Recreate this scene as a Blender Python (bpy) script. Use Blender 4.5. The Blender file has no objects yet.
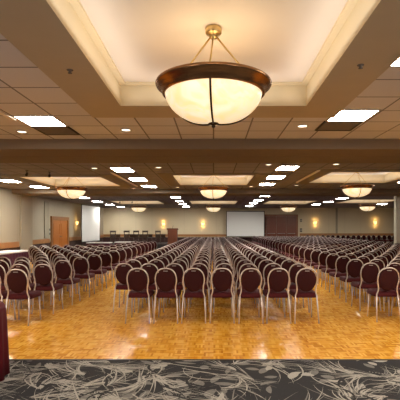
import bpy, bmesh, math, random
from mathutils import Vector, Matrix
random.seed(7)
PI = math.pi
S = bpy.context.scene
C = S.collection
R = math.radians

# ------------------------------------------------------------------ key sizes (metres); x right, y away from camera, z up
EYE = 1.57
CEIL = 3.19
BEAM = 3.006
F = 415.0
FAR = 35.4
LEFT, LEFT2, RIGHT, RIGHT2 = -8.6, -9.4, 8.47, 18.0
BACK = -5.0
MID = 19.4

# ------------------------------------------------------------------ materials
def new_mat(name):
    m = bpy.data.materials.new(name); m.use_nodes = True
    nt = m.node_tree
    return m, nt, nt.nodes['Principled BSDF']

def N(nt, t, **kw):
    n = nt.nodes.new(t)
    for k, v in kw.items():
        if k.startswith('_'): setattr(n, k[1:], v)
        else: n.inputs[k].default_value = v
    return n

def mth(nt, op, a, b=None, c=None, clamp=False):
    n = nt.nodes.new('ShaderNodeMath'); n.operation = op; n.use_clamp = clamp
    for i, v in enumerate((a, b, c)):
        if v is None: continue
        if isinstance(v, (int, float)): n.inputs[i].default_value = v
        else: nt.links.new(v, n.inputs[i])
    return n.outputs[0]

def mixc(nt, f, a, b, mode='MIX'):
    n = nt.nodes.new('ShaderNodeMix'); n.data_type = 'RGBA'; n.blend_type = mode
    for i, v in ((0, f), (6, a), (7, b)):
        if isinstance(v, (int, float)): n.inputs[i].default_value = v
        elif isinstance(v, tuple): n.inputs[i].default_value = v if len(v) == 4 else (*v, 1)
        else: nt.links.new(v, n.inputs[i])
    return n.outputs[2]

def pos(nt):
    g = nt.nodes.new('ShaderNodeNewGeometry')
    s = nt.nodes.new('ShaderNodeSeparateXYZ'); nt.links.new(g.outputs['Position'], s.inputs[0])
    return g.outputs['Position'], s.outputs[0], s.outputs[1], s.outputs[2]

def simple(name, col, rough=0.6, metal=0.0, noise=0.0, scale=20.0, bump=0.0, **kw):
    m, nt, b = new_mat(name)
    b.inputs['Roughness'].default_value = rough; b.inputs['Metallic'].default_value = metal
    for k, v in kw.items(): b.inputs[k.replace('_', ' ')].default_value = v
    tc = nt.nodes.new('ShaderNodeTexCoord')
    n = N(nt, 'ShaderNodeTexNoise', Scale=scale, Detail=4.0)
    nt.links.new(tc.outputs['Object'], n.inputs['Vector'])
    lo = tuple(c * (1 - noise) for c in col); hi = tuple(min(1, c * (1 + noise)) for c in col)
    nt.links.new(mixc(nt, n.outputs['Fac'], lo, hi), b.inputs['Base Color'])
    if bump:
        bp = N(nt, 'ShaderNodeBump', Strength=bump, Distance=0.002)
        nt.links.new(n.outputs['Fac'], bp.inputs['Height']); nt.links.new(bp.outputs[0], b.inputs['Normal'])
    return m

def emit(name, col, strength, base=(0.8, 0.8, 0.8)):
    m, nt, b = new_mat(name)
    b.inputs['Base Color'].default_value = (*base, 1)
    b.inputs['Emission Color'].default_value = (*col, 1)
    b.inputs['Emission Strength'].default_value = strength
    return m

def tile_mat(name, offx, offy, col):
    m, nt, b = new_mat(name)
    P, x, y, z = pos(nt)
    p = 0.587
    fx = mth(nt, 'FRACT', mth(nt, 'DIVIDE', mth(nt, 'SUBTRACT', x, offx), p))
    fy = mth(nt, 'FRACT', mth(nt, 'DIVIDE', mth(nt, 'SUBTRACT', y, offy), 0.61))
    ex = mth(nt, 'ABSOLUTE', mth(nt, 'SUBTRACT', fx, 0.5)); ey = mth(nt, 'ABSOLUTE', mth(nt, 'SUBTRACT', fy, 0.5))
    line = mth(nt, 'GREATER_THAN', mth(nt, 'MAXIMUM', ex, ey), 0.478)
    n = N(nt, 'ShaderNodeTexNoise', Scale=90.0, Detail=3.0); nt.links.new(P, n.inputs['Vector'])
    # per-tile tint
    ix = mth(nt, 'FLOOR', mth(nt, 'DIVIDE', mth(nt, 'SUBTRACT', x, offx), p)); iy = mth(nt, 'FLOOR', mth(nt, 'DIVIDE', mth(nt, 'SUBTRACT', y, offy), 0.61))
    cv = nt.nodes.new('ShaderNodeCombineXYZ'); nt.links.new(ix, cv.inputs[0]); nt.links.new(iy, cv.inputs[1])
    wn = nt.nodes.new('ShaderNodeTexWhiteNoise'); nt.links.new(cv.outputs[0], wn.inputs['Vector'])
    f = mth(nt, 'ADD', mth(nt, 'MULTIPLY', n.outputs['Fac'], 0.5), mth(nt, 'MULTIPLY', wn.outputs['Value'], 0.5))
    a = mixc(nt, f, tuple(c * 0.88 for c in col), tuple(c * 1.1 for c in col))
    nt.links.new(mixc(nt, line, a, tuple(c * 0.33 for c in col)), b.inputs['Base Color'])
    b.inputs['Roughness'].default_value = 0.9
    bp = N(nt, 'ShaderNodeBump', Strength=0.3, Distance=0.004); bp.invert = True
    nt.links.new(line, bp.inputs['Height']); nt.links.new(bp.outputs[0], b.inputs['Normal'])
    return m

def wall_mat(name, col, low):
    m, nt, b = new_mat(name)
    P, x, y, z = pos(nt)
    n = N(nt, 'ShaderNodeTexNoise', Scale=60.0, Detail=3.0); nt.links.new(P, n.inputs['Vector'])
    up = mixc(nt, n.outputs['Fac'], tuple(c * 0.92 for c in col), tuple(c * 1.06 for c in col))
    s = mth(nt, 'FRACT', mth(nt, 'DIVIDE', mth(nt, 'ADD', x, y), 1.37))
    seam = mth(nt, 'MULTIPLY', mth(nt, 'LESS_THAN', s, 0.02), 0.35)
    up = mixc(nt, seam, up, tuple(c * 0.6 for c in col))
    f = mth(nt, 'LESS_THAN', z, 0.7)
    lo = mixc(nt, n.outputs['Fac'], tuple(c * 0.7 for c in low), tuple(c * 1.3 for c in low))
    nt.links.new(mixc(nt, f, up, lo), b.inputs['Base Color'])
    b.inputs['Roughness'].default_value = 0.85
    return m

def parquet_mat():
    m, nt, b = new_mat('parquet')
    P, x, y, z = pos(nt)
    # blocks of short fingers, alternating direction
    blk = 0.12
    bx = mth(nt, 'FLOOR', mth(nt, 'DIVIDE', x, blk)); by = mth(nt, 'FLOOR', mth(nt, 'DIVIDE', y, blk))
    par = mth(nt, 'MODULO', mth(nt, 'ABSOLUTE', mth(nt, 'ADD', bx, by)), 2.0)
    par = mth(nt, 'GREATER_THAN', par, 0.5)
    strip = 0.024
    sx = mth(nt, 'FLOOR', mth(nt, 'DIVIDE', x, strip)); sy = mth(nt, 'FLOOR', mth(nt, 'DIVIDE', y, strip))
    inv = mth(nt, 'SUBTRACT', 1.0, par)
    sel = mth(nt, 'ADD', mth(nt, 'MULTIPLY', par, sx), mth(nt, 'MULTIPLY', inv, mth(nt, 'ADD', sy, 500.0)))
    cv = nt.nodes.new('ShaderNodeCombineXYZ'); nt.links.new(bx, cv.inputs[0]); nt.links.new(by, cv.inputs[1]); nt.links.new(sel, cv.inputs[2])
    wn = nt.nodes.new('ShaderNodeTexWhiteNoise'); nt.links.new(cv.outputs[0], wn.inputs['Vector'])
    cb = nt.nodes.new('ShaderNodeCombineXYZ'); nt.links.new(bx, cb.inputs[0]); nt.links.new(by, cb.inputs[1])
    wb = nt.nodes.new('ShaderNodeTexWhiteNoise'); nt.links.new(cb.outputs[0], wb.inputs['Vector'])
    big = N(nt, 'ShaderNodeTexNoise', Scale=1.1, Detail=2.0); nt.links.new(P, big.inputs['Vector'])
    v = mth(nt, 'ADD', mth(nt, 'MULTIPLY', wn.outputs['Value'], 0.62), mth(nt, 'ADD', mth(nt, 'MULTIPLY', wb.outputs['Value'], 0.12), mth(nt, 'MULTIPLY', big.outputs['Fac'], 0.3)))
    cr = nt.nodes.new('ShaderNodeValToRGB'); nt.links.new(v, cr.inputs[0])
    e = cr.color_ramp.elements
    e[0].position = 0.1; e[0].color = PARQ[0]
    e[1].position = 0.95; e[1].color = PARQ[2]
    k = e.new(0.5); k.color = PARQ[1]
    nt.links.new(cr.outputs[0], b.inputs['Base Color'])
    n2 = N(nt, 'ShaderNodeTexNoise', Scale=9.0, Detail=3.0); nt.links.new(P, n2.inputs['Vector'])
    nt.links.new(mth(nt, 'ADD', mth(nt, 'MULTIPLY', n2.outputs['Fac'], 0.14), 0.15), b.inputs['Roughness'])
    bp = N(nt, 'ShaderNodeBump', Strength=0.06, Distance=0.002)
    nt.links.new(wn.outputs['Value'], bp.inputs['Height']); nt.links.new(bp.outputs[0], b.inputs['Normal'])
    b.inputs['Specular IOR Level'].default_value = 0.5
    return m
PARQ = [(0.48, 0.17, 0.012, 1), (0.74, 0.34, 0.032, 1), (0.88, 0.52, 0.09, 1)]

def wood_mat(name, a, bcol, rough=0.4, scale=3.0):
    m, nt, b = new_mat(name)
    tc = nt.nodes.new('ShaderNodeTexCoord')
    mp = N(nt, 'ShaderNodeMapping'); mp.inputs['Scale'].default_value = (6, 6, 0.6)
    nt.links.new(tc.outputs['Object'], mp.inputs[0])
    n = N(nt, 'ShaderNodeTexNoise', Scale=scale, Detail=6.0, Distortion=0.6); nt.links.new(mp.outputs[0], n.inputs['Vector'])
    nt.links.new(mixc(nt, n.outputs['Fac'], a, bcol), b.inputs['Base Color'])
    b.inputs['Roughness'].default_value = rough
    return m

def bowl_mat():
    m, nt, b = new_mat('alabaster_glass')
    tc = nt.nodes.new('ShaderNodeTexCoord')
    n = N(nt, 'ShaderNodeTexNoise', Scale=5.0, Detail=5.0, Distortion=1.8); nt.links.new(tc.outputs['Object'], n.inputs['Vector'])
    cr = nt.nodes.new('ShaderNodeValToRGB'); nt.links.new(n.outputs['Fac'], cr.inputs[0])
    cr.color_ramp.elements[0].position = 0.3; cr.color_ramp.elements[0].color = (1.0, 0.66, 0.30, 1)
    cr.color_ramp.elements[1].position = 0.62; cr.color_ramp.elements[1].color = (1.0, 0.85, 0.58, 1)
    lw = N(nt, 'ShaderNodeLayerWeight', Blend=0.35)
    st = mth(nt, 'MULTIPLY', mth(nt, 'SUBTRACT', 1.15, mth(nt, 'MULTIPLY', lw.outputs['Facing'], 0.55)), BOWL)
    nt.links.new(cr.outputs[0], b.inputs['Emission Color']); nt.links.new(st, b.inputs['Emission Strength'])
    b.inputs['Base Color'].default_value = (0.75, 0.62, 0.42, 1); b.inputs['Roughness'].default_value = 0.35
    return m
BOWL = 0.95

M = {}
TILE = (0.66, 0.65, 0.68)
M['tile_l'] = tile_mat('ceiling_tile_left', -0.0, 3.60, TILE)
M['tile_r'] = tile_mat('ceiling_tile_right', 0.0, 3.95, TILE)
M['tile_l_shaded'] = tile_mat('shaded_ceiling_tile_left', -0.0, 3.60, (0.27, 0.25, 0.245))  # same tile darkened, dimness of the middle and far bays in its colour
M['tile_r_shaded'] = tile_mat('shaded_ceiling_tile_right', 0.0, 3.95, (0.27, 0.25, 0.245))
M['soffit_shaded'] = simple('shaded_soffit_paint', (0.22, 0.18, 0.135), 0.85, noise=0.05, scale=4)  # soffit paint darkened to carry the weaker light beyond the beam
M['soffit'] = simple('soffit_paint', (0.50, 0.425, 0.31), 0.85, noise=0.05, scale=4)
M['coffer'] = simple('coffer_paint', (0.80, 0.70, 0.50), 0.8, noise=0.03, scale=3)
M['coffer_top'] = simple('coffer_top_paint', (0.82, 0.76, 0.70), 0.8, noise=0.02, scale=3)
M['beam'] = simple('beam_paint', (0.205, 0.15, 0.10), 0.85, noise=0.05, scale=4)
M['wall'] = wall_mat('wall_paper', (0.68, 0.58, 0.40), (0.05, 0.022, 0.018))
M['wall_near_shaded'] = wall_mat('shaded_near_wall_paper', (0.36, 0.315, 0.235), (0.05, 0.022, 0.018))  # wallpaper darkened for the near walls, lower light level painted in
M['wall_side_shaded'] = wall_mat('shaded_side_wall_paper', (0.44, 0.385, 0.285), (0.05, 0.022, 0.018))  # wallpaper copy with the far left wall's shade in its colour
M['panel'] = simple('airwall_fabric', (0.36, 0.32, 0.24), 0.9, noise=0.06, scale=50)
M['oak_rail'] = wood_mat('oak_rail', (0.30, 0.13, 0.04), (0.42, 0.20, 0.07))
M['oak'] = wood_mat('oak_door', (0.36, 0.105, 0.015), (0.50, 0.17, 0.03), 0.35)
M['oak_trim'] = wood_mat('oak_trim', (0.22, 0.085, 0.022), (0.30, 0.125, 0.035), 0.35)
M['mahogany'] = wood_mat('mahogany', (0.12, 0.022, 0.008), (0.19, 0.045, 0.016), 0.35)
M['mahogany_trim'] = wood_mat('mahogany_trim', (0.20, 0.06, 0.02), (0.27, 0.09, 0.03), 0.35)
M['parquet'] = parquet_mat()
M['carpet'] = simple('carpet_charcoal', (0.011, 0.010, 0.012), 0.95, noise=0.5, scale=140, bump=0.4)
M['carpet_light'] = simple('carpet_pale_leaf', (0.34, 0.32, 0.285), 0.95, noise=0.45, scale=120)
M['carpet_mid'] = simple('carpet_grey_leaf', (0.15, 0.14, 0.13), 0.95, noise=0.45, scale=120)
M['carpet_hall'] = simple('hall_carpet', (0.07, 0.035, 0.035), 0.95, noise=0.5, scale=30)
M['strip'] = simple('edge_strip', (0.02, 0.018, 0.016), 0.5)
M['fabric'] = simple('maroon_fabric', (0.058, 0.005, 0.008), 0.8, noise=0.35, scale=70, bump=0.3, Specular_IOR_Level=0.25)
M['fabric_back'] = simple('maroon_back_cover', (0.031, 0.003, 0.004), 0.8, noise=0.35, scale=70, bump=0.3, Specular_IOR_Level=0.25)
M['chrome'] = simple('champagne_metal', (0.66, 0.575, 0.54), 0.27, 0.5)
M['chrome_shaded'] = simple('shaded_champagne_metal', (0.34, 0.28, 0.26), 0.4, 0.6)  # frame metal darkened so distant rows look dimmer; handles share it
M['glide'] = simple('glide_plastic', (0.03, 0.03, 0.03), 0.5)
M['bronze'] = simple('bronze', (0.30, 0.15, 0.065), 0.25, 0.9, noise=0.4, scale=8)
M['bronze_dark'] = simple('dark_bronze', (0.05, 0.028, 0.015), 0.35, 0.8, noise=0.3, scale=8)
M['brass'] = simple('brass', (0.66, 0.50, 0.24), 0.3, 1.0)
M['bowl'] = bowl_mat()
M['troffer'] = emit('troffer_diffuser', (1.0, 0.95, 0.86), 30.0)
M['panel_light'] = emit('light_panel_diffuser', (1.0, 0.95, 0.86), 65.0)
M['white_metal'] = simple('white_metal', (0.55, 0.50, 0.44), 0.5)
M['vent'] = simple('vent_grey', (0.16, 0.14, 0.125), 0.6, noise=0.1, scale=10)
M['black'] = simple('black_matt', (0.012, 0.011, 0.010), 0.6)
M['downlight'] = emit('downlight_lamp', (1.0, 0.86, 0.62), 3.0)
M['slot_light'] = simple('slot_diffuser_white', (0.8, 0.72, 0.6), 0.5)
M['sconce'] = emit('sconce_glass', (1.0, 0.62, 0.2), 2.2)
M['screen'] = simple('screen_white', (0.72, 0.72, 0.70), 0.8, noise=0.01, scale=2)
M['white_cloth'] = simple('white_cloth', (0.72, 0.70, 0.68), 0.85, noise=0.05, scale=10)
M['maroon_cloth'] = simple('maroon_cloth', (0.085, 0.003, 0.008), 0.75, noise=0.2, scale=60, Specular_IOR_Level=0.2)
M['plum_cloth'] = simple('plum_skirt', (0.09, 0.012, 0.028), 0.75, noise=0.2, scale=30)
M['dark_wood'] = wood_mat('dark_wood', (0.03, 0.014, 0.008), (0.06, 0.03, 0.015), 0.4)
M['stage'] = simple('stage_carpet', (0.03, 0.022, 0.022), 0.9, noise=0.3, scale=40)
M['lectern'] = wood_mat('lectern_wood', (0.11, 0.03, 0.012), (0.17, 0.05, 0.02), 0.35)
M['plate'] = simple('wall_plate', (0.10, 0.085, 0.07), 0.5)

# ------------------------------------------------------------------ mesh helpers
def add_box(bm, x0, x1, y0, y1, z0, z1, mi=0):
    v = [bm.verts.new(p) for p in ((x0,y0,z0),(x1,y0,z0),(x1,y1,z0),(x0,y1,z0),(x0,y0,z1),(x1,y0,z1),(x1,y1,z1),(x0,y1,z1))]
    for f in ((3,2,1,0),(4,5,6,7),(0,1,5,4),(1,2,6,5),(2,3,7,6),(3,0,4,7)):
        bm.faces.new([v[i] for i in f]).material_index = mi
    return v

def quad(bm, a, b, c, d, mi=0):
    f = bm.faces.new([bm.verts.new(p) for p in (a, b, c, d)]); f.material_index = mi; return f

def catmull(pts, n):
    out = []
    P = [Vector(p) for p in pts]
    P = [2*P[0]-P[1]] + P + [2*P[-1]-P[-2]]
    for i in range(1, len(P)-2):
        for k in range(n):
            t = k / n
            a, b, c, d = P[i-1:i+3]
            out.append(0.5*((2*b)+(c-a)*t+(2*a-5*b+4*c-d)*t*t+(-a+3*b-3*c+d)*t**3))
    out.append(P[-2]); return out

def add_tube(bm, pts, r, seg=8, mi=0, cap=True, closed=False):
    P = [Vector(p) for p in pts]; n = len(P); rings = []
    up = Vector((0.13, 0.97, 0.2)).normalized()
    for i, p in enumerate(P):
        t = (P[(i+1) % n] - P[i-1]) if closed else (P[min(i+1, n-1)] - P[max(i-1, 0)])
        t.normalize()
        a = t.cross(up)
        if a.length < 1e-3: a = t.cross(Vector((1, 0, 0)))
        a.normalize(); b = t.cross(a)
        rr = r[i] if isinstance(r, (list, tuple)) else r
        rings.append([bm.verts.new(p + rr*(math.cos(2*PI*k/seg)*a + math.sin(2*PI*k/seg)*b)) for k in range(seg)])
    for i in range(n if closed else n-1):
        A, B = rings[i], rings[(i+1) % n]
        for k in range(seg):
            f = bm.faces.new((A[k], A[(k+1) % seg], B[(k+1) % seg], B[k])); f.smooth = True; f.material_index = mi
    if cap and not closed:
        bm.faces.new(rings[0][::-1]).material_index = mi; bm.faces.new(rings[-1]).material_index = mi

def add_lathe(bm, prof, seg=32, c=(0, 0, 0), mi=0, smooth=True):
    rings = []
    for r, z in prof:
        if r < 1e-5: rings.append([bm.verts.new((c[0], c[1], c[2]+z))])
        else: rings.append([bm.verts.new((c[0]+r*math.cos(2*PI*k/seg), c[1]+r*math.sin(2*PI*k/seg), c[2]+z)) for k in range(seg)])
    for A, B in zip(rings, rings[1:]):
        if len(A) == 1 and len(B) == 1: continue
        for k in range(seg):
            if len(A) == 1: vs = (A[0], B[(k+1) % seg], B[k])
            elif len(B) == 1: vs = (A[k], A[(k+1) % seg], B[0])
            else: vs = (A[k], A[(k+1) % seg], B[(k+1) % seg], B[k])
            f = bm.faces.new(vs); f.smooth = smooth; f.material_index = mi

def rrect(hx, y0, y1, r, n=5, hx1=None):
    """outline of a rounded rectangle, half width hx at y0 and hx1 at y1"""
    hx1 = hx if hx1 is None else hx1
    out = []
    for (cx, cy, a0) in ((hx1-r, y1-r, 0), (-hx1+r, y1-r, 90), (-hx+r, y0+r, 180), (hx-r, y0+r, 270)):
        for k in range(n+1):
            a = R(a0 + 90*k/n); out.append((cx+r*math.cos(a), cy+r*math.sin(a)))
    return out

def add_layers(bm, layers, mi=0, smooth=True, cap=True):
    rings = [[bm.verts.new(p) for p in L] for L in layers]
    n = len(rings[0])
    for A, B in zip(rings, rings[1:]):
        for k in range(n):
            f = bm.faces.new((A[k], A[(k+1) % n], B[(k+1) % n], B[k])); f.smooth = smooth; f.material_index = mi
    if cap:
        f = bm.faces.new(rings[0][::-1]); f.material_index = mi
        f = bm.faces.new(rings[-1]); f.material_index = mi; f.smooth = smooth

def obj(name, bm, mats, parent=None, bevel=0.0, recalc=True):
    if recalc: bmesh.ops.recalc_face_normals(bm, faces=bm.faces)
    me = bpy.data.meshes.new(name); bm.to_mesh(me); bm.free()
    for m in (mats if isinstance(mats, (list, tuple)) else [mats]): me.materials.append(M[m])
    o = bpy.data.objects.new(name, me); C.objects.link(o)
    if parent: o.parent = parent
    if bevel:
        b = o.modifiers.new('bevel', 'BEVEL'); b.width = bevel; b.segments = 2; b.limit_method = 'ANGLE'
    return o

def boxes(*bs):
    bm = bmesh.new()
    for b in bs: add_box(bm, *b)
    return bm

def tag(o, label, cat, group=None, kind=None):
    o['label'] = label; o['category'] = cat
    if group: o['group'] = group
    if kind: o['kind'] = kind
    return o

def thing(name, label, cat, loc=(0, 0, 0), rz=0.0, group=None):
    o = bpy.data.objects.new(name, None); C.objects.link(o)
    o.location = loc; o.rotation_euler = (0, 0, rz); o.empty_display_size = 0.1
    return tag(o, label, cat, group)

KIDS = {}
def kids(o):
    if o.name not in KIDS: KIDS[o.name] = list(o.children)
    return KIDS[o.name]
def dup(root, loc, rz=0.0, label=None, group=None):
    r = root.copy(); C.objects.link(r); r.location = loc; r.rotation_euler = (0, 0, rz)
    if label: r['label'] = label
    if group: r['group'] = group
    for ch in kids(root):
        c = ch.copy(); C.objects.link(c); c.parent = r
        for g in kids(ch):
            d = g.copy(); C.objects.link(d); d.parent = c
    return r

def struct(name, bm, mats, label, cat, **kw):
    return tag(obj(name, bm, mats, **kw), label, cat, kind='structure')

# ------------------------------------------------------------------ floor
CARPET_Y = 4.9
bm = bmesh.new(); add_box(bm, LEFT-0.3, RIGHT+0.2, CARPET_Y, MID, -0.1, 0.0)
struct('floor', bm, 'parquet', 'glossy golden parquet dance floor under the rows of chairs', 'floor')
bm = bmesh.new(); add_box(bm, LEFT2-0.4, RIGHT2+0.2, MID, FAR+0.3, -0.1, 0.0)
struct('floor_far', bm, 'carpet_hall', 'dark carpet of the far half of the ballroom', 'floor')

# patterned carpet in the foreground: woven fronds and leaves are faces of the same mesh
bm = bmesh.new()
add_box(bm, LEFT-0.3, RIGHT+0.2, BACK-0.2, CARPET_Y-0.03, -0.1, 0.004, 0)
X0, X1, Y0, Y1 = -4.2, 4.2, 2.2, CARPET_Y-0.035
def clampxy(x, y): return (min(max(x, X0), X1), min(max(y, Y0), Y1))
LV = [0.0045]
def ribbon(pts, ws, mi):
    LV[0] += 0.0000012
    z = LV[0]; prev = None
    for i, (p, w) in enumerate(zip(pts, ws)):
        t = Vector(pts[min(i+1, len(pts)-1)]) - Vector(pts[max(i-1, 0)])
        n = Vector((-t.y, t.x))
        n = n.normalized() if n.length > 1e-6 else Vector((1, 0))
        a = clampxy(p[0]+n.x*w, p[1]+n.y*w); b = clampxy(p[0]-n.x*w, p[1]-n.y*w)
        cur = (bm.verts.new((*a, z)), bm.verts.new((*b, z)))
        if prev:
            try: bm.faces.new((prev[0], cur[0], cur[1], prev[1])).material_index = mi
            except ValueError: pass
        prev = cur
def frond(x, y, ang, L, curl, w, mi, n=9):
    pts = []; a = ang; px, py = x, y
    for i in range(n):
        pts.append((px, py)); px += math.cos(a)*L/n; py += math.sin(a)*L/n; a += curl/n
    ws = [w*(0.35+0.65*math.sin(PI*min(1, (i+1)/n*0.9+0.1))) * (1-0.75*(i/(n-1))**2) for i in range(n)]
    ribbon(pts, ws, mi)
def leaf(x, y, ang, L, w, mi, bend):
    n = 9; pts = []; a = ang; px, py = x, y
    for i in range(n):
        pts.append((px, py)); px += math.cos(a)*L/n; py += math.sin(a)*L/n; a += bend/n
    ribbon(pts, [w*math.sin(PI*(0.04+0.94*i/(n-1)))**0.8 for i in range(n)], mi)
rc = random.Random(12)
for k in range(330):                                            # broad grey leaves below the fronds
    leaf(rc.uniform(X0, X1), rc.uniform(Y0, Y1), rc.uniform(0, 2*PI), rc.uniform(0.14, 0.30), rc.uniform(0.025, 0.055), rc.choice((1, 2, 2)), rc.uniform(-1.2, 1.2))
for k in range(250):                                            # fans of thin curving blades
    x, y = rc.uniform(X0, X1), rc.uniform(Y0-0.2, Y1+0.1)
    base = rc.uniform(0, 2*PI); cu = rc.uniform(-1.6, 1.6); nb = rc.randint(7, 13); spread = rc.uniform(0.5, 1.3)
    for i in range(nb):
        u = i/(nb-1)-0.5
        frond(x+rc.uniform(-.03, .03), y+rc.uniform(-.03, .03), base+spread*u+rc.uniform(-.06, .06), rc.uniform(0.35, 0.75), cu+1.2*u+rc.uniform(-.3, .3), rc.uniform(0.004, 0.010), rc.choice((1, 1, 1, 2)))
for k in range(130):                                             # dark gaps and curls on top
    frond(rc.uniform(X0, X1), rc.uniform(Y0, Y1), rc.uniform(0, 2*PI), rc.uniform(0.3, 0.6), rc.uniform(-3, 3), 0.016, 0)
for k in range(80):
    frond(rc.uniform(X0, X1), rc.uniform(Y0, Y1), rc.uniform(0, 2*PI), rc.uniform(0.5, 0.9), rc.uniform(-3.5, 3.5), 0.009, 1, 14)
for k in range(18):                                             # dotted trails
    x, y, a = rc.uniform(X0, X1), rc.uniform(Y0, Y1), rc.uniform(0, 2*PI); cu = rc.uniform(-.08, .08)
    for i in range(14):
        ribbon([(x-.008, y), (x, y), (x+.008, y)], [.003, .009, .003], 1); x += math.cos(a)*.032; y += math.sin(a)*.032; a += cu
for f in bm.faces:
    if f.material_index and f.normal.z < 0: f.normal_flip()
struct('floor_carpet', bm, ['carpet', 'carpet_light', 'carpet_mid'], 'charcoal carpet woven with pale grey fronds and leaves in the foreground', 'carpet', recalc=False)
bm = bmesh.new()
y0, y1 = CARPET_Y-0.03, CARPET_Y+0.012
prof = [(y0, 0.0), (y0, 0.007), (y0+0.012, 0.011), (y1-0.012, 0.011), (y1, 0.003), (y1, 0.0)]
a = [[bm.verts.new((x, p[0], p[1])) for p in prof] for x in (LEFT, RIGHT)]
for i in range(len(prof)-1): bm.faces.new((a[0][i], a[1][i], a[1][i+1], a[0][i+1]))
struct('trim_1', bm, 'strip', 'dark edging strip between carpet and parquet floor', 'trim')

# ------------------------------------------------------------------ ceiling with coffers
S_X = 4.94
COFF = []   # (xc, yc, halfw, halfl, tray height)
COFF.append((0.0, 3.96, 1.235, 1.55))
for xc, hw in ((-4.95, 1.3), (0.0, 1.27), (4.85, 1.38)): COFF.append((xc, 14.85 if xc < -1 else 13.65 if xc > 1 else 14.45, hw, 1.5))
for xc in (-4.94, 0.0, 4.94, 9.7): COFF.append((xc, 27.4 if xc < 9 else 26.2, 1.5, 1.75))
def ceil_with_holes(x0, x1, y0, y1, holes, z):
    """grid of quads leaving the coffer openings free"""
    bm = bmesh.new()
    xs = sorted({x0, x1, 0.0} | {h[0]-h[2] for h in holes} | {h[0]+h[2] for h in holes})
    ys = sorted({y0, y1} | {h[1]-h[3] for h in holes} | {h[1]+h[3] for h in holes})
    for i in range(len(xs)-1):
        for j in range(len(ys)-1):
            cx, cy = (xs[i]+xs[i+1])/2, (ys[j]+ys[j+1])/2
            if any(abs(cx-h[0]) < h[2] and abs(cy-h[1]) < h[3] for h in holes): continue
            f = quad(bm, (xs[i], ys[j], z), (xs[i], ys[j+1], z), (xs[i+1], ys[j+1], z), (xs[i+1], ys[j], z), 0 if cx < 0 else 1)
    return bm
B1 = (7.64, 9.31); B2 = (17.7, 19.37)
bm = ceil_with_holes(LEFT-0.3, RIGHT+0.3, BACK-0.2, B1[0]+0.2, COFF[:1], CEIL)
struct('ceiling', bm, ['tile_l', 'tile_r'], 'tan tiled ceiling with one deep tray around the nearest chandelier', 'ceiling', recalc=False)
bm = ceil_with_holes(LEFT-0.3, RIGHT+0.3, B1[1]-0.2, B2[0]+0.2, COFF[1:4], CEIL)
struct('ceiling_middle', bm, ['tile_l_shaded', 'tile_r_shaded'], 'tan tiled ceiling of the middle bay with three lit trays', 'ceiling', recalc=False)
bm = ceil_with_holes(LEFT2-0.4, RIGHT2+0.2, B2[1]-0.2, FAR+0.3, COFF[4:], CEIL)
struct('ceiling_far', bm, ['tile_l_shaded', 'tile_r_shaded'], 'tan tiled ceiling of the far bay with a row of lit trays', 'ceiling', recalc=False)
def rect(hw, hl, z): return [(-hw, -hl, z), (hw, -hl, z), (hw, hl, z), (-hw, hl, z)]
for i, (xc, yc, hw, hl) in enumerate(COFF):
    bm = bmesh.new()
    bw = 0.535 if i == 0 else 0.42
    dz = 0.012
    L = [rect(hw+bw, hl+bw+0.06, CEIL+0.005), rect(hw+bw, hl+bw+0.06, CEIL-dz), rect(hw, hl, CEIL-dz), rect(hw, hl, CEIL+0.25), rect(hw-0.075, hl-0.075, CEIL+0.25), rect(hw-0.075, hl-0.075, CEIL+0.282)]
    if i == 0: L = [q if n_ < 2 else [(p[0]*(.955 if p[1] < 0 else 1.0), p[1], p[2]) for p in q] for n_, q in enumerate(L)]
    rings = [[bm.verts.new(p) for p in q] for q in L]
    for a in range(len(rings)-1):
        for k in range(4):
            f = bm.faces.new((rings[a][k], rings[a][(k+1) % 4], rings[a+1][(k+1) % 4], rings[a+1][k]))
            f.material_index = 0 if a < 2 else 1
    f = bm.faces.new(rings[-1]); f.material_index = 2
    bmesh.ops.translate(bm, verts=bm.verts, vec=(xc, yc, 0))
    nm = ['above the nearest chandelier', 'in the middle bay beside the left wall', 'in the centre of the middle bay', 'in the middle bay beside the right wall', 'in the far bay toward the stage', 'in the far bay above the aisle', 'in the far bay before the double doors', 'in the far bay at far right'][i]
    o = struct('trim_%d' % (i+2), bm, ['soffit' if i == 0 else 'soffit_shaded', 'coffer', 'coffer_top'], 'cream stepped ceiling tray with flat tan border ' + nm, 'ceiling tray')
def beam(y0, y1, x0, x1, name, label):
    bm = bmesh.new(); add_box(bm, x0, x1, y0, y1, BEAM, CEIL+0.02)
    add_box(bm, x0, x1, (y0+y1)/2-0.04, (y0+y1)/2+0.04, BEAM-0.004, BEAM+0.02)
    struct(name, bm, 'beam', label, 'beam')
beam(*B1, LEFT-0.1, RIGHT+0.1, 'ceiling_beam', 'wide brown drop beam crossing the ceiling behind the nearest chandelier')
beam(*B2, LEFT2-0.2, RIGHT+0.1, 'ceiling_beam_far', 'brown drop beam crossing the ceiling before the far bay')

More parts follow.
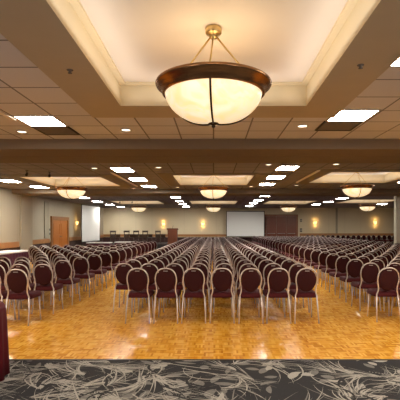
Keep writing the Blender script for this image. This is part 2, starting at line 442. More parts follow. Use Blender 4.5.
# ------------------------------------------------------------------ walls
def wall(name, b, label): return struct(name, boxes(b), 'wall_near_shaded' if name in ('wall_left', 'wall_right', 'wall_back') else 'wall_side_shaded' if name == 'wall_left_far' else 'wall', label, 'wall')
H = CEIL + 0.4
wall('wall_left', (LEFT-0.3, LEFT, BACK-0.2, 19.6, 0, H), 'beige near left wall with brown rail and dark dado')
wall('wall_left_far', (LEFT2-0.3, LEFT2, 19.3, FAR+0.2, 0, H), 'beige far left wall holding the oak door')
wall('wall_far', (LEFT2-0.3, RIGHT2+0.2, FAR, FAR+0.3, 0, H), 'beige far wall with lit sconces behind the chairs')
wall('wall_right', (RIGHT, RIGHT+0.3, BACK-0.2, MID, 0, H), 'beige right wall ending before the far bay')
wall('wall_right_far', (RIGHT2, RIGHT2+0.2, MID, FAR, 0, H), 'beige right wall of the far bay')
wall('wall_partition', (RIGHT+0.3, RIGHT2+0.2, MID-0.3, MID, 0, H), 'beige wall closing the far bay toward the camera')
wall('wall_back', (LEFT-0.3, RIGHT+0.3, BACK-0.2, BACK, 0, H), 'beige wall behind the camera')
def trim(n, b, mat, label): return struct('trim_%d' % n, boxes(b), mat, label, 'trim', bevel=0.008)
trim(20, (LEFT, LEFT+0.035, BACK, 18.3, 0.69, 0.93), 'oak_rail', 'brown oak chair rail along the near left wall')
trim(21, (LEFT2, LEFT2+0.035, 19.7, 23.75, 0.66, 0.90), 'oak_rail', 'brown oak chair rail left of the oak door')
trim(22, (LEFT2, LEFT2+0.035, 27.05, FAR, 0.66, 0.90), 'oak_rail', 'brown oak chair rail between oak door and far corner')
trim(23, (LEFT2, 3.55, FAR-0.035, FAR, 0.74, 0.95), 'oak_rail', 'brown oak chair rail behind the stage')
trim(24, (7.35, RIGHT2, FAR-0.035, FAR, 0.80, 1.03), 'oak_rail', 'brown oak chair rail right of the mahogany doors')
trim(25, (LEFT, LEFT+0.06, 18.45, 19.6, 0.0, CEIL), 'panel', 'pale fabric wall panel standing at the end of the near left wall')
trim(26, (LEFT2, LEFT2+0.05, 23.0, 23.62, 0.95, 3.0), 'panel', 'pale pilaster left of the oak door')
trim(27, (RIGHT-0.04, RIGHT, 19.12, MID, 0.0, CEIL), 'panel', 'pale corner strip at the end of the right wall')
trim(29, (RIGHT-0.03, RIGHT, 17.6, 19.12, 0.0, CEIL), 'beam', 'dark pocket panel at the end of the right wall')
trim(28, (10.42, 10.58, FAR-0.06, FAR, 1.03, CEIL), 'panel', 'narrow pale pilaster on far wall between two sconces')

# doors
def door(name, label, xs, y, z1, wood, trimm, fw, flip=None, bar=True):
    """leaves side by side along x at wall plane y (face toward -y)"""
    o = thing(name, label, 'door', ((xs[0]+xs[-1])/2, y, 0)); o['kind'] = 'structure'
    c = (xs[0]+xs[-1])/2
    x0, x1 = xs[0]-c, xs[-1]-c
    obj('door_frame', boxes((x0-fw, x0, -0.09, 0, 0, z1+fw), (x1, x1+fw, -0.09, 0, 0, z1+fw), (x0, x1, -0.09, 0, z1, z1+fw)), trimm, o, bevel=0.008)
    for i in range(len(xs)-1):
        a, b = xs[i]-c+0.006, xs[i+1]-c-0.006
        bm = boxes((a, b, -0.05, -0.005, 0.01, z1-0.006))
        w = b-a
        for (q0, q1) in ((0.25, 0.95), (1.12, z1-0.2)):
            for bb in ((a+.12, b-.12, -.06, -.05, q0, q0+.03), (a+.12, b-.12, -.06, -.05, q1-.03, q1), (a+.12, a+.15, -.06, -.05, q0+.03, q1-.03), (b-.15, b-.12, -.06, -.05, q0+.03, q1-.03)): add_box(bm, *bb)
        d = obj('door_leaf', bm, wood, o)
        side = 1 if i % 2 == 0 else -1
        hm = bmesh.new(); hx = (b-0.08) if side > 0 else (a+0.08)
        if bar:
            add_tube(hm, [(a+0.1, -0.10, 1.02), (b-0.1, -0.10, 1.02)], 0.022); add_box(hm, a+0.1, a+0.16, -0.10, -0.05, 0.99, 1.05); add_box(hm, b-0.16, b-0.1, -0.10, -0.05, 0.99, 1.05)
        else:
            add_tube(hm, [(hx, -0.05, 1.0), (hx, -0.10, 1.0), (hx-side*0.12, -0.10, 1.0)], 0.012); add_lathe(hm, [(0, -.03), (.03, -.03), (.03, .03), (0, .03)], 12, (hx, -0.055, 1.0))
        obj('door_handle', hm, 'chrome', d)
    return o
d = door('door_1', 'orange oak double door with brown frame in far left wall', [0, 1.22, 2.44], 0, 1.98, 'oak', 'oak_trim', 0.22, bar=False)
d.location = (LEFT2, 25.35, 0); d.rotation_euler = (0, 0, R(90))
door('door_2', 'row of dark mahogany doors in far wall beside the projection screen', [3.65, 4.5, 5.35, 6.2, 7.05], FAR, 2.5, 'mahogany', 'mahogany_trim', 0.14)

# ------------------------------------------------------------------ chandeliers
def make_chandelier():
    t = thing('bowl_chandelier', 'large cream bowl chandelier with bronze rim hanging nearest, top centre', 'chandelier', (0, 3.96, 2.918), 0, 'bowl chandeliers in the ceiling trays')
    r = 0.552
    bm = bmesh.new()   # bowl: hollow shell, open at the top
    prof = []
    n = 18
    br, bt, bd = 0.462, -0.07, 0.29
    for i in range(n+1):
        a = PI/2*i/n; prof.append((br*math.sin(a)**0.95, bt-bd*math.cos(a)**1.05))
    inner = [(p[0]*0.97, bt+(p[1]-bt)*0.96) for p in prof[::-1]]
    add_lathe(bm, prof + inner, 56)
    bowl = obj('bowl', bm, 'bowl', t)
    bm = bmesh.new()   # stepped rim
    add_lathe(bm, [(br-.012, -.075), (br-.004, -.094), (br+.012, -.098), (br+.026, -.086), (br+.030, -.062), (br+.038, -.058), (br+.044, -.040), (br+.058, -.036), (r-.026, -.026), (r-.010, -.018), (r, 0.0), (r-.006, 0.014), (r-.022, 0.020), (r-.05, 0.012), (br+.02, -.04), (br-.012, -.06), (br-.012, -.075)], 72)
    obj('rim', bm, 'bronze', t)
    for k in range(3):
        a = -PI/2 - 0.06 + k*2*PI/3; ca, sa = math.cos(a), math.sin(a)
        bm = bmesh.new()
        pts = []
        for i in range(15):
            b = PI/2*i/14; q = br*math.sin(b)**0.95+0.004; pts.append((q*ca, q*sa, bt-(bd+.004)*math.cos(b)**1.05))
        add_tube(bm, pts, 0.010, 8); obj('strap', bm, 'bronze_dark', t)
        a += (0, -0.12, 0.12)[k]; ca, sa = math.cos(a), math.sin(a)
        bm = bmesh.new(); add_tube(bm, [(0.03*ca, 0.03*sa, 0.47), ((r-0.05)*ca, (r-0.05)*sa, 0.01)], 0.009, 8); obj('rod', bm, 'brass', t)
    bm = bmesh.new(); add_lathe(bm, [(0, -0.405), (0.012, -0.40), (0.02, -0.39), (0.014, -0.378), (0.035, -0.372), (0.05, -0.362), (0.05, -0.352), (0, -0.345)], 20); obj('finial', bm, 'bronze_dark', bowl)
    bm = bmesh.new(); add_lathe(bm, [(0, 0.445), (0.03, 0.45), (0.04, 0.46), (0.045, 0.485), (0.07, 0.49), (0.078, 0.50), (0.078, 0.546), (0.07, 0.554), (0, 0.554)], 28); obj('canopy', bm, 'brass', t)
    return t
ch0 = make_chandelier()
CH = [(-S_X, 14.45, 'cream bowl chandelier with bronze rim over the left chairs, before the left wall'),
      (0.0, 14.45, 'mid-sized cream bowl chandelier in the centre, directly below and behind the large one'),
      (4.75, 13.75, 'cream bowl chandelier with bronze rim over the right block of chairs'),
      (-S_X, 27.4, 'small distant cream bowl chandelier above the chairs on the stage'),
      (0.0, 27.4, 'smallest centre cream bowl chandelier, farthest back beside the screen'),
      (S_X, 27.4, 'small distant cream bowl chandelier in front of the mahogany doors'),
      (9.6, 25.9, 'small distant cream bowl chandelier at far right above a wall sconce')]
for x, y, lab in CH: dup(ch0, (x, y, 2.918), 0, lab)
def lamp(kind, name, loc, power, col, size=0.2, **kw):
    l = bpy.data.lights.new(name, kind); l.energy = power; l.color = col
    if kind == 'POINT': l.shadow_soft_size = size
    else: l.size = size
    for k, v in kw.items(): setattr(l, k, v)
    o = bpy.data.objects.new(name, l); C.objects.link(o); o.location = loc
    return o
WARM = (1.0, 0.80, 0.55)
UPW = 8
for x, y in [(0, 3.96)] + [(c[0], c[1]) for c in CH]:
    lamp('POINT', 'chandelier_lamp', (x, y, 2.70), UPW if y < 9 else 1.5, WARM, 0.16)

# added fill areas without fixtures along each tray's sides, shining up
for xc, yc, hw, hl in COFF:
    for dx, dy, w_, l_ in ((-hw+.2, 0, .25, 2*hl-.2), (hw-.2, 0, .25, 2*hl-.2), (0, -hl+.2, 2*hw-.9, .25), (0, hl-.2, 2*hw-.9, .25)):
        u = lamp('AREA', 'tray_fill', (xc+dx, yc+dy, CEIL+.02), (2.9 if yc < 9 else 3.4)*(w_*l_/.6), (1.0, .90, .79), shape='RECTANGLE', size=w_, size_y=l_); u.rotation_euler = (PI, 0, 0)

# ------------------------------------------------------------------ ceiling fixtures
def make_troffer(L):
    t = thing('troffer_light', 'x', 'ceiling light', (0, 0, CEIL))
    w, l = (0.29 if L < .7 else .27), L/2
    bm = boxes((-w-.012, w+.012, -l-.012, -l+.015, -.012, .0), (-w-.012, w+.012, l-.015, l+.012, -.012, 0), (-w-.012, -w+.015, -l+.015, l-.015, -.012, 0), (w-.015, w+.012, -l+.015, l-.015, -.012, 0))
    obj('frame', bm, 'white_metal', t)
    bm = boxes((-w+.015, w-.015, -l+.015, l-.015, -.008, -.001)); obj('diffuser', bm, 'troffer' if L < .7 else 'panel_light', t)
    return t
t2 = make_troffer(0.60); t2.location = (2.01, 6.02, CEIL); tag(t2, 'bright square ceiling light right of the large chandelier, before a grey vent', 'ceiling light', 'square ceiling lights in the near bay')
dup(t2, (2.01, 3.86, CEIL), 0, 'bright square ceiling light cut by the right photo edge near the top')
dup(t2, (-2.63, 6.34, CEIL), 0, 'bright square ceiling light left of the large chandelier')
t4 = make_troffer(0.8); first = True
TR = [(-2.56, 11.7, 'first of the three white light panels left of the middle tray'), (-2.56, 14.1, 'second of the three white light panels left of the middle tray'), (-2.56, 16.5, 'last of the three white light panels left of the middle tray'),
      (2.02, 11.4, 'first of the three white light panels right of the middle tray'), (2.02, 13.5, 'second of the three white light panels right of the middle tray'), (2.02, 15.7, 'last of the three white light panels right of the middle tray'),
      (-2.05, 22.6, 'nearest of four small light panels left of the far centre chandelier'), (-2.06, 25.8, 'second of four small light panels left of the far centre chandelier'), (-2.12, 28.9, 'third of four small light panels left of the far centre chandelier'), (-2.14, 32.7, 'farthest of four small light panels left of the far centre chandelier'),
      (2.70, 21.5, 'nearest of four small light panels above the big screen'), (2.70, 25.0, 'second of four small light panels above the big screen'), (2.72, 28.2, 'third of four small light panels above the big screen'), (2.75, 31.8, 'farthest of four small light panels above the big screen'),
      (-7.17, 14.6, 'white light panel at the left photo edge above the near left wall'), (-7.05, 16.8, 'white light panel before the wall corner, left of the left chandelier'),
      (-7.19, 22.9, 'white light panel just behind the left chandelier'), (-7.37, 26.4, 'white light panel above the left screen'), (-7.5, 30.0, 'third white light panel behind the left chandelier, toward the stage'), (-7.5, 33.6, 'farthest white light panel near the left far corner'),
      (6.74, 14.7, 'white light panel at the right photo edge beside the right chandelier'), (7.13, 20.4, 'white light panel directly below the right chandelier bowl'), (7.28, 23.5, 'second white light panel beyond the right chandelier'),
      (7.36, 26.6, 'third white light panel beyond the right chandelier'), (7.35, 29.7, 'farthest white light panel on the far right ceiling'), (11.87, 29.2, 'white light panel right of the last chandelier')]
for x, y, lab in TR:
    if first:
        t4.location = (x, y, CEIL); t4['label'] = lab; t4['group'] = 'long ceiling light panels'; first = False
    else: dup(t4, (x, y, CEIL), 0, lab, 'long ceiling light panels')
# vents beside the near lights
def make_vent():
    t = thing('ceiling_vent', 'x', 'vent', (0, 0, CEIL))
    obj('grille', boxes((-.27, .27, -.27, .27, -.012, -.001)), 'vent', t)
    obj('slot', boxes((-.30, -.27, -.30, .30, -.016, 0), (.27, .30, -.30, .30, -.016, 0), (-.27, .27, .27, .30, -.016, 0)), 'black', t)
    return t
v = make_vent(); v.location = (1.99, 6.63, CEIL); tag(v, 'grey square ceiling vent behind the right square light', 'vent', 'grey ceiling vents')
dup(v, (-2.63, 6.95, CEIL), 0, 'grey square ceiling vent with black edge behind the left square light')
# slot diffusers
def slot(x, y0, y1, label):
    bm = boxes((x-.035, x+.035, y0, y1, CEIL-.03, CEIL+.006)); add_box(bm, x-.05, x-.035, y0, y1, CEIL-.008, CEIL+.006)
    tag(obj('ceiling_air_diffuser', bm, 'slot_light', bevel=0.006), label, 'air diffuser', 'linear slot diffusers')
slot(-2.98, 5.0, 6.2, 'cream linear air slot at the left photo edge beside the left square light')
slot(-3.02, 12.3, 16.4, 'thin pale linear air slot beside the left row of light panels')
slot(3.0, 11.8, 14.9, 'thin pale linear air slot beside the right row of light panels')
# downlights
def make_down():
    t = thing('recessed_downlight', 'x', 'downlight', (0, 0, CEIL))
    bm = bmesh.new(); add_lathe(bm, [(.085, 0), (.10, -.004), (.098, -.012), (.075, -.012), (.072, 0)], 24); obj('trim_ring', bm, 'white_metal', t)
    bm = bmesh.new(); add_lathe(bm, [(0, -.007), (.07, -.007), (.072, -.001), (0, -.001)], 24); obj('lamp', bm, 'downlight', t)
    return t
dl = make_down(); first = True
DL = [(22, 131.4, 'small round downlight behind the left square light'), (126, 129.6, 'small round downlight left below the large chandelier'), (302.5, 125.7, 'small round downlight left of the right grey vent'),
      (94.3, 168, 'small downlight in the middle bay above the left tray'), (158.5, 167.3, 'small downlight just behind the beam, left of the middle tray'), (268.6, 164.4, 'brightest round downlight, just behind the beam right of the middle tray'),
      (336, 164, 'small downlight behind the beam above the right chandelier'), (133.6, 188.4, 'dim downlight below the left row of light panels'), (177.6, 187.2, 'dim downlight left of the middle chandelier'),
      (251, 186.4, 'dim downlight right of the middle chandelier'), (296.4, 185.2, 'dim downlight between the middle tray and right tray')]
for px, py, lab in DL:
    o_ = 227-py; x, y = (px-213.5)*1.62/o_, 415*1.62/o_
    if first: dl.location = (x, y, CEIL); dl['label'] = lab; dl['group'] = 'recessed ceiling downlights'; first = False
    else: dup(dl, (x, y, CEIL), 0, lab, 'recessed ceiling downlights')
# sprinklers on the soffit border
def make_sprinkler():
    t = thing('ceiling_sprinkler', 'x', 'sprinkler')
    bm = bmesh.new(); add_lathe(bm, [(0, 0), (.035, 0), (.033, -.008), (.012, -.012), (.012, -.03), (.022, -.034), (.022, -.038), (0, -.04)], 16); obj('head', bm, 'vent', t)
    return t
sp = make_sprinkler(); sp.location = (-1.47, 4.25, CEIL-.009); tag(sp, 'small fire sprinkler on the tan border left of the large chandelier', 'sprinkler', 'fire sprinklers')
dup(sp, (1.46, 4.12, CEIL-.009), 0, 'small fire sprinkler on the tan border right of the large chandelier')
# dark spot lamps on short stems
def make_spot():
    t = thing('ceiling_spotlight', 'x', 'spotlight')
    bm = bmesh.new(); add_tube(bm, [(0, 0, 0), (0, 0, -.09)], .010); add_lathe(bm, [(0, 0), (.04, 0), (.04, -.012), (0, -.012)], 16); obj('stem', bm, 'black', t)
    bm = bmesh.new(); add_tube(bm, [(0, .03, -.07), (0, -.04, -.14)], [.028, .036], 14); obj('lamp_head', bm, 'black', t)
    return t
st = make_spot(); st.location = (-5.35, 11.9, CEIL); tag(st, 'dark ceiling spotlight before the left tray, nearer the left wall', 'spotlight', 'dark ceiling spotlights')
dup(st, (-4.82, 12.2, CEIL), 0.3, 'dark ceiling spotlight before the left tray, nearer the left chandelier')
dup(st, (-5.75, 25.5, CEIL), 0, 'tiny dark spotlight above the stage, left of the stage chandelier')
dup(st, (-5.0, 25.5, CEIL), 0, 'tiny dark spotlight above the stage, directly over the stage chandelier')

# ------------------------------------------------------------------ wall sconces
def make_sconce():
    t = thing('wall_sconce', 'x', 'sconce')
    obj('back_plate', boxes((-.06, .06, -.02, 0, -.18, .18)), 'brass', t, bevel=0.006)
    bm = bmesh.new()
    L = []
    for z, w, dpt in ((-.13, .07, .05), (-.08, .10, .09), (0.02, .125, .12), (.10, .14, .135)):
        L.append([(w*math.cos(PI*k/10), -.02-dpt*math.sin(PI*k/10), z) for k in range(11)])
    add_layers(bm, L, 0, True, True); obj('glass_shade', bm, 'sconce', t)
    return t
sc = make_sconce()
SC = [(-4.27, FAR, 1.83, 0, 'glowing amber sconce on far wall above the lectern'), (-.9, FAR, 1.83, 0, 'glowing amber sconce on far wall between lectern and big screen'),
      (8.66, FAR, 1.92, 0, 'glowing amber sconce on far wall right of the mahogany doors'), (13.78, FAR, 1.95, 0, 'glowing amber sconce on far wall at far right'),
      (LEFT2, 28.4, 1.84, 90, 'glowing amber sconce on the left wall between oak door and screen'), (LEFT, 16.2, 1.9, 90, 'amber sconce on the near left wall at the photo edge')]
for i, (x, y, z, a, lab) in enumerate(SC):
    if i == 0: sc.location = (x, y, z); sc['label'] = lab; sc['group'] = 'amber wall sconces'
    else: dup(sc, (x, y, z), R(a), lab, 'amber wall sconces')
    dx, dy = (0.16, 0) if a else (0, -0.16)
    for dz in (.24, -.24): lamp('POINT', 'sconce_lamp', (x+dx, y+dy, z+dz), 3.2, (1.0, 0.6, 0.2), 0.04)

# ------------------------------------------------------------------ projection screens
def make_screen(name, label, w, z0, z1, loc, rz):
    t = thing(name, label, 'projection screen', loc, rz)
    obj('border', boxes((-w/2-.05, -w/2, -.03, 0.0, z0-.05, z1+.05), (w/2, w/2+.05, -.03, 0, z0-.05, z1+.05), (-w/2, w/2, -.03, 0, z1, z1+.05), (-w/2, w/2, -.03, 0, z0-.05, z0)), 'black', t)
    obj('screen_surface', boxes((-w/2, w/2, -.02, -.005, z0, z1)), 'screen', t)
    for s in (-1, 1):
        bm = boxes((s*(w/2-.12)-.03, s*(w/2-.12)+.03, .0, .05, .03, z0+.3)); add_box(bm, s*(w/2-.12)-.03, s*(w/2-.12)+.03, -.4, .4, 0, .03)
        obj('leg', bm, 'black', t)
    return t
make_screen('projection_screen', 'big white projection screen standing at the far wall left of the mahogany doors', 3.12, .80, 2.86, (2.68, 34.85, 0), 0)
make_screen('projection_screen', 'tall white projection screen seen sideways along the far left wall', 2.75, .60, 3.02, (-8.52, 28.85, 0), R(90-9))

# ------------------------------------------------------------------ stage, lectern, stage chairs
ST = 0.34
t = thing('stage_platform', 'low dark stage platform along the far wall under the lectern', 'stage', (-4.95, 31.25, 0))
obj('deck', boxes((-2.98, 2.98, -1.8, 1.9, ST-.06, ST)), 'stage', t)
bm = bmesh.new()
pts = []
for k in range(145):
    x = -2.96+5.92*k/144; pts.append((x, -1.77+.02*math.sin(k*1.9)))
v0 = [bm.verts.new((p[0], p[1], .0)) for p in pts]; v1 = [bm.verts.new((p[0], p[1], ST-.06)) for p in pts]
for i in range(len(pts)-1): bm.faces.new((v0[i], v0[i+1], v1[i+1], v1[i]))
obj('skirt', bm, 'black', t)
t = thing('lectern', 'reddish brown wooden lectern with microphone on the stage', 'lectern', (-2.98, 30.3, ST))
bm = bmesh.new()
add_layers(bm, [[(-.33, -.2, 0), (.33, -.2, 0), (.33, .2, 0), (-.33, .2, 0)], [(-.36, -.24, 1.02), (.36, -.24, 1.02), (.36, .22, 1.02), (-.36, .22, 1.02)]], 0, False); obj('body', bm, 'lectern', t, bevel=.01)
bm = bmesh.new()
add_layers(bm, [[(-.41, -.28, 1.02), (.41, -.28, 1.02), (.41, .26, 1.02), (-.41, .26, 1.02)], [(-.41, -.28, 1.14), (.41, -.28, 1.14), (.41, .26, 1.06), (-.41, .26, 1.06)]], 0, False); obj('reading_top', bm, 'lectern', t, bevel=.01)
obj('base', boxes((-.40, .40, -.26, .26, 0, .07)), 'lectern', t, bevel=.01)
bm = bmesh.new(); add_tube(bm, catmull([(0, -.15, 1.12), (0, -.16, 1.22), (.02, -.05, 1.30), (.03, .06, 1.31)], 4), .008, 6); add_tube(bm, [(.03, .05, 1.31), (.03, .12, 1.30)], .018, 8); obj('microphone', bm, 'black', t)
def make_stage_chair():
    t = thing('stage_chair', 'x', 'chair', (0, 0, ST))
    
    bm = bmesh.new(); add_layers(bm, [[(x, y, z) for x, y in rrect(.25, -.24, .26, .04)] for z in (.42, .48)]); obj('seat', bm, 'dark_wood', t)
    bm = bmesh.new()
    for s in (-1, 1): add_box(bm, s*.235-.02, s*.235+.02, -.26, -.22, .48, .96)
    add_box(bm, -.27, .27, -.27, -.21, .83, .96); add_box(bm, -.215, .215, -.255, -.215, .48, .70)
    obj('backrest', bm, 'dark_wood', t)
    for s in (-1, 1):
        bm = boxes((s*.25-.025, s*.25+.025, -.22, .26, .64, .70)); add_box(bm, s*.25-.02, s*.25+.02, -.16, .23, .44, .64); obj('armrest', bm, 'dark_wood', t)
        for y in (-.24, .22):
            bm = bmesh.new(); add_tube(bm, [(s*.22, y, .43), (s*.235, y*1.08, 0)], [.022, .016], 8); obj('leg', bm, 'dark_wood', t)
    return t
sc0 = make_stage_chair()
SG = [(-7.15, 30.2, 'dark wooden armchair alone at the left end of the stage'), (-6.15, 30.2, 'dark wooden stage armchair, second from the left end'), (-5.46, 30.2, 'dark wooden stage armchair, middle one of the five'),
      (-4.8, 30.2, 'dark wooden stage armchair, second one left of the lectern'), (-3.86, 30.2, 'dark wooden armchair on the stage directly left of the lectern')]
for i, (x, y, lab) in enumerate(SG):
    if i == 0: sc0.location = (x, y, ST+.004); sc0.rotation_euler = (0, 0, R(-125)); sc0['label'] = lab; sc0['group'] = 'armchairs on the stage'
    else: dup(sc0, (x, y, ST+.004), R(-125), lab, 'armchairs on the stage')

# ------------------------------------------------------------------ tables
def make_rect_table(label, w, l, loc, rz=0):
    """folding table: white top cloth, pleated skirt, legs"""
    t = thing('banquet_table', label, 'table', loc, rz)
    obj('tabletop', boxes((-w/2+.02, w/2-.02, -l/2+.02, l/2-.02, .71, .735)), 'dark_wood', t)
    for sx in (-1, 1):
        for sy in (-1, 1):
            bm = bmesh.new(); add_tube(bm, [(sx*(w/2-.1), sy*(l/2-.15), .71), (sx*(w/2-.1), sy*(l/2-.15), 0)], .014, 6); obj('leg', bm, 'chrome', t)
    bm = bmesh.new()
    base = rrect(w/2, -l/2, l/2, .03, 3)
    out = []
    for i in range(len(base)):
        a, b = base[i], base[(i+1) % len(base)]
        d = math.hypot(b[0]-a[0], b[1]-a[1]); n = max(1, int(d/.05))
        for k in range(n): out.append((a[0]+(b[0]-a[0])*k/n, a[1]+(b[1]-a[1])*k/n))
    lay = []
    for z, amp in ((.02, .014), (.35, .010), (.70, .003)):
        lay.append([(x*(1+amp/(w/2)*math.sin(i*1.57)), y*(1+amp/(l/2)*math.sin(i*1.57)), z) for i, (x, y) in enumerate(out)])
    add_layers(bm, lay, 0, True, False); obj('skirt', bm, 'plum_cloth', t)
    bm = bmesh.new()
    o2 = rrect(w/2+.012, -l/2-.012, l/2+.012, .03, 3)
    add_layers(bm, [[(x, y, z) for x, y in o2] for z in (.705, .737, .747)], 0, False, True); obj('cover', bm, 'white_cloth', t)
    return t
make_rect_table('long white-topped table with plum skirt along the near left wall', .76, 3.2, (-6.95, 13.2, 0))
make_rect_table('white-topped table with plum skirt left of the stage, near the left screen', 1.2, .76, (-6.15, 22.4, 0))
make_rect_table('white-topped table with plum skirt before the stage chairs', 1.0, .76, (-4.95, 23.2, 0))
# round table with floor-length maroon cloth at the left photo edge
t = thing('round_table', 'round table under a floor-length maroon cloth at the lower left photo edge', 'table', (-2.90, 4.17, 0))
bm = bmesh.new(); add_lathe(bm, [(0, .70), (.70, .70), (.70, .73), (0, .73)], 40); obj('tabletop', bm, 'dark_wood', t)
bm = bmesh.new(); add_lathe(bm, [(0, .0), (.3, .0), (.3, .03), (.04, .06), (.04, .70), (0, .70)], 20); obj('pedestal', bm, 'bronze_dark', t)
bm = bmesh.new()
n = 144; rings = []
for r0, z, amp in ((0.35, .742, 0), (.68, .742, 0), (.715, .735, .0), (.728, .71, .002), (.735, .55, .010), (.742, .30, .016), (.75, .012, .022)):
    rings.append([(( r0+amp*math.sin(k*2*PI/n*18+1.5*math.sin(k*.13)))*math.cos(2*PI*k/n), (r0+amp*math.sin(k*2*PI/n*18+1.5*math.sin(k*.13)))*math.sin(2*PI*k/n), z) for k in range(n)])
add_layers(bm, rings[::-1], 0, True, True); obj('tablecloth', bm, 'maroon_cloth', t)

# small wall plates
def plate(x, y, z, rz, w, h, label, cat):
    t = thing('wall_plate', label, cat, (x, y, z), rz)
    obj('cover', boxes((-w/2, w/2, -.03, 0, -h/2, h/2)), 'plate', t, bevel=.006)
    obj('button', boxes((-w/5, w/5, -.04, -.03, -h/6, h/6)), 'white_metal', t)
plate(7.46, FAR, 2.13, 0, .16, .26, 'dark box high on the wall right of the mahogany doors', 'wall plate')
plate(7.46, FAR, 1.3, 0, .18, .32, 'dark switch plate low on the wall right of the mahogany doors', 'wall plate')
plate(LEFT2+.0, 23.75, 1.3, R(90), .22, .36, 'dark control plate on the wall left of the oak door', 'wall plate')

# ------------------------------------------------------------------ banquet chairs
def lean(z): return -.20 - (z-.45)*.16
def hoop_pts(n=4, inset=0.0):
    half = [(.180, .43), (.162, .485), (.153, .53), (.158, .60), (.172, .68), (.171, .75), (.147, .824), (.098, .875), (.037, .895)]
    pts = [(x, lean(z), z) for x, z in half] + [(-x, lean(z), z) for x, z in half[::-1]]
    return catmull(pts, n)
def back_bm(bm, seg, rings, mi=0):
    cz, rx, rz = .697, .160, .190
    L = []
    prof = [(-.020, .12), (-.020, .55), (-.016, .85), (-.006, .985), (.006, 1.0), (.020, .96), (.030, .80), (.034, .5), (.035, .12)] if rings else [(-.018, .7), (-.003, 1.0), (.03, .7)]
    for dy, s in prof:
        ring = []
        for k in range(seg):
            a = 2*PI*k/seg
            x = rx*s*math.cos(a); z = cz + rz*s*math.sin(a)
            if math.sin(a) < 0: x *= 1-.06*(-math.sin(a))
            ring.append((x, lean(z)+dy, z))
        L.append(ring)
    add_layers(bm, L, mi, True, True)
def seat_bm(bm, n, mi=0, full=True):
    prof = ((.405, .93), (.412, .985), (.44, 1.0), (.47, .985), (.488, .93), (.495, .75)) if full else ((.41, .97), (.45, 1.0), (.49, .9))
    L = []
    for z, s in prof:
        L.append([(x*s, (y-.02)*s+.02, z) for x, y in rrect(.195, -.20, .25, .07, n, .204)])
    add_layers(bm, L, mi, True, True)
LEGS = [((s*.172, -.196, .46), (s*.186, -.225, .25), (s*.195, -.265, 0)) for s in (-1, 1)] + [((s*.172, .17, .42), (s*.18, .185, .2), (s*.188, .205, 0)) for s in (-1, 1)]
def make_chair():
    t = thing('banquet_chair', 'x', 'chair')
    bm = bmesh.new(); seat_bm(bm, 4); obj('seat', bm, 'fabric', t)
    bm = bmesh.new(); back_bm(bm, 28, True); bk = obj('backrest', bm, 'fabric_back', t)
    bm = bmesh.new(); add_tube(bm, hoop_pts(3), 0.0115, 8); obj('back_frame', bm, 'chrome', t)
    bm = bmesh.new(); add_box(bm, -.035, .035, lean(.862)-.028, lean(.862)-.012, .850, .862); obj('handle', bm, 'chrome_shaded', bk)
    for L in LEGS:
        bm = bmesh.new(); add_tube(bm, L, 0.0115, 8); obj('leg', bm, 'chrome', t)
    return t
def simple_chair_bm(bm, off=(0, 0, 0), rz=0.0, lod=1, fm=2):
    b = bmesh.new()
    seat_bm(b, 2 if lod else 1, 0, False); back_bm(b, 16 if lod else 10, lod > 0, 1)
    add_tube(b, hoop_pts(2 if lod else 1), .0095, 6 if lod else 4, fm)
    for L in LEGS: add_tube(b, (L[0], L[2]), .0115, 5 if lod else 4, fm)
    b.transform(Matrix.Translation(off) @ Matrix.Rotation(rz, 4, 'Z'))
    me = bpy.data.meshes.new('tmp'); b.to_mesh(me); b.free(); bm.from_mesh(me); bpy.data.meshes.remove(me)
ORD = 'zeroth first second third fourth fifth sixth seventh eighth ninth tenth eleventh twelfth thirteenth fourteenth fifteenth sixteenth seventeenth eighteenth nineteenth twentieth'.split()
def ordw(n): return ORD[n] if n <= 20 else 'twenty-' + ORD[n-20]
PITCH = 0.885; W = 0.458; Z0 = 7.0          # Z0: chair origin (seat centre) of the first row
rj = random.Random(3)
spots = []   # (depth, x, y, rz, label)
def addspot(x, y, label, j=1.0):
    x += rj.uniform(-.006, .006)*j; y += rj.uniform(-.025, .025)*j
    px = 213.5+F*x/y
    if y > 9.8 and x/y < -.436: return                   # the long table stands here
    if y > 16 and x < -4.0: return                        # tables before the stage
    if -22 < px < 424: spots.append((y, x, y, rj.uniform(-.03, .03)*j, label))
for r in range(25):
    y = Z0 + PITCH*r
    cols = [-1.23+W*i for i in range(7)] if r == 0 else [-1.645+W*i for i in range(8)]
    for i, x in enumerate(cols):
        addspot(x, y, 'maroon banquet chair, middle block, %s row from carpet, %s seat from its left end' % (ordw(r+1), ordw(i+1)))
for r in range(-1, 16):
    y = 6.86 + PITCH*r
    for i in range(9):
        addspot(-3.12+min(.25, .05*max(r, 0))-.432*i, y, 'maroon banquet chair, left block, %s row from carpet, %s seat from the aisle' % (ordw(r+1), ordw(i+1))) if r >= 0 else None
for r in range(28):
    y = 7.12 + PITCH*1.01*r
    for i in range(12):
        x = 2.9+min(.15, .03*r)+.432*i
        if y < 19.6 and x > 8.1: continue
        addspot(x, y, 'maroon banquet chair, right block, %s row from carpet, %s seat from the aisle' % (ordw(r+1), ordw(i+1)))
spots.sort(key=lambda s: s[0])
GROUPS = {'middle': 'banquet chairs in the middle block', 'left': 'banquet chairs in the left block', 'right': 'banquet chairs in the right block'}
def grp(lab): return GROUPS[[k for k in GROUPS if ' '+k+' block' in lab][0]]
ch = make_chair(); [kids(k) for k in kids(ch)]
bm = bmesh.new(); simple_chair_bm(bm, lod=1)
sc_ = obj('banquet_chair', bm, ['fabric', 'fabric_back', 'chrome_shaded']); first_s = True
first = True
N_IND = 300; DETAIL_Y = 15.5
far_bm = bmesh.new()
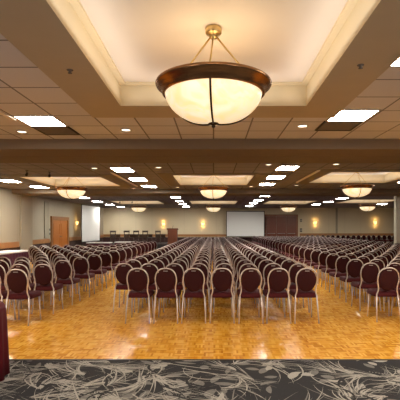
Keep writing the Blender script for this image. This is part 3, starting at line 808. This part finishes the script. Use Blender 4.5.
for k, (d, x, y, rz, lab) in enumerate(spots):
    if k < N_IND and y < DETAIL_Y:
        if first: ch.location = (x, y, 0); ch.rotation_euler = (0, 0, rz); tag(ch, lab, 'chair', grp(lab)); first = False
        else: dup(ch, (x, y, 0), rz, lab, grp(lab))
    elif k < N_IND:
        o = sc_ if first_s else sc_.copy()
        if not first_s: C.objects.link(o)
        first_s = False
        o.location = (x, y, 0); o.rotation_euler = (0, 0, rz); tag(o, lab, 'chair', grp(lab))
    else: simple_chair_bm(far_bm, (x, y, 0), rz, 0)
for i in range(22):                                           # chairs standing along the far wall, facing the room
    simple_chair_bm(far_bm, (7.9+.43*i, FAR-.75, 0), PI+rj.uniform(-.1, .1), 0, 3)
tag(obj('banquet_chairs_far', far_bm, ['fabric', 'fabric_back', 'chrome_shaded', 'chrome']), 'mass of distant maroon banquet chairs filling the rows toward the far wall', 'chairs', kind='stuff')
print('CHAIRS', len(spots), 'first300 to y', spots[min(299, len(spots)-1)][0])

# ------------------------------------------------------------------ added fill lights out of view, no fixtures
def area(name, loc, w, l, power, col, spread=180):
    o = lamp('AREA', name, loc, power, col, shape='RECTANGLE', size=w, size_y=l, spread=R(spread)); return o
for x in (-5.0, 0.0, 5.0):  # added fill over the camera, brightens the near bay
    area('unseen_fill', (x, 0.2, CEIL-.05), 1.6, 1.6, 210, (1.0, .87, .70))
area('unseen_fill', (-5.0, 5.0, CEIL-.05), 1.2, 1.2, 90, (1.0, .84, .62)); area('unseen_fill', (5.0, 5.0, CEIL-.05), 1.2, 1.2, 90, (1.0, .84, .62))  # added side fill outside the view
for y in (21.5, 25.0): area('unseen_fill', (13.6, y, CEIL-.05), 1.2, 1.2, 210, (1.0, .86, .66))  # added fill for the dim right end of the far bay
for x in (-4.5, 4.5):
    u = area('upward_fill', (x, -2.2, .8), 2.0, 2.0, 115, (1.0, .92, .86)); u.rotation_euler = (PI-R(28), 0, 0)  # added unseen fill behind the camera, washes the near ceiling
w = bpy.data.worlds.new('world'); S.world = w; w.use_nodes = True
w.node_tree.nodes['Background'].inputs[0].default_value = (1.0, .85, .65, 1); w.node_tree.nodes['Background'].inputs[1].default_value = 0.02

# ------------------------------------------------------------------ camera
cam = bpy.data.cameras.new('camera'); co = bpy.data.objects.new('camera', cam); C.objects.link(co)
co.location = (0, 0, EYE); co.rotation_euler = (R(90), 0, 0)
cam.sensor_width = 36; cam.lens = 36*F/400; cam.shift_x = -13.5/400; cam.shift_y = 27/400
cam.clip_start = 0.05; cam.clip_end = 200
S.camera = co
S.view_settings.view_transform = 'Standard'
S.view_settings.exposure = 0.0
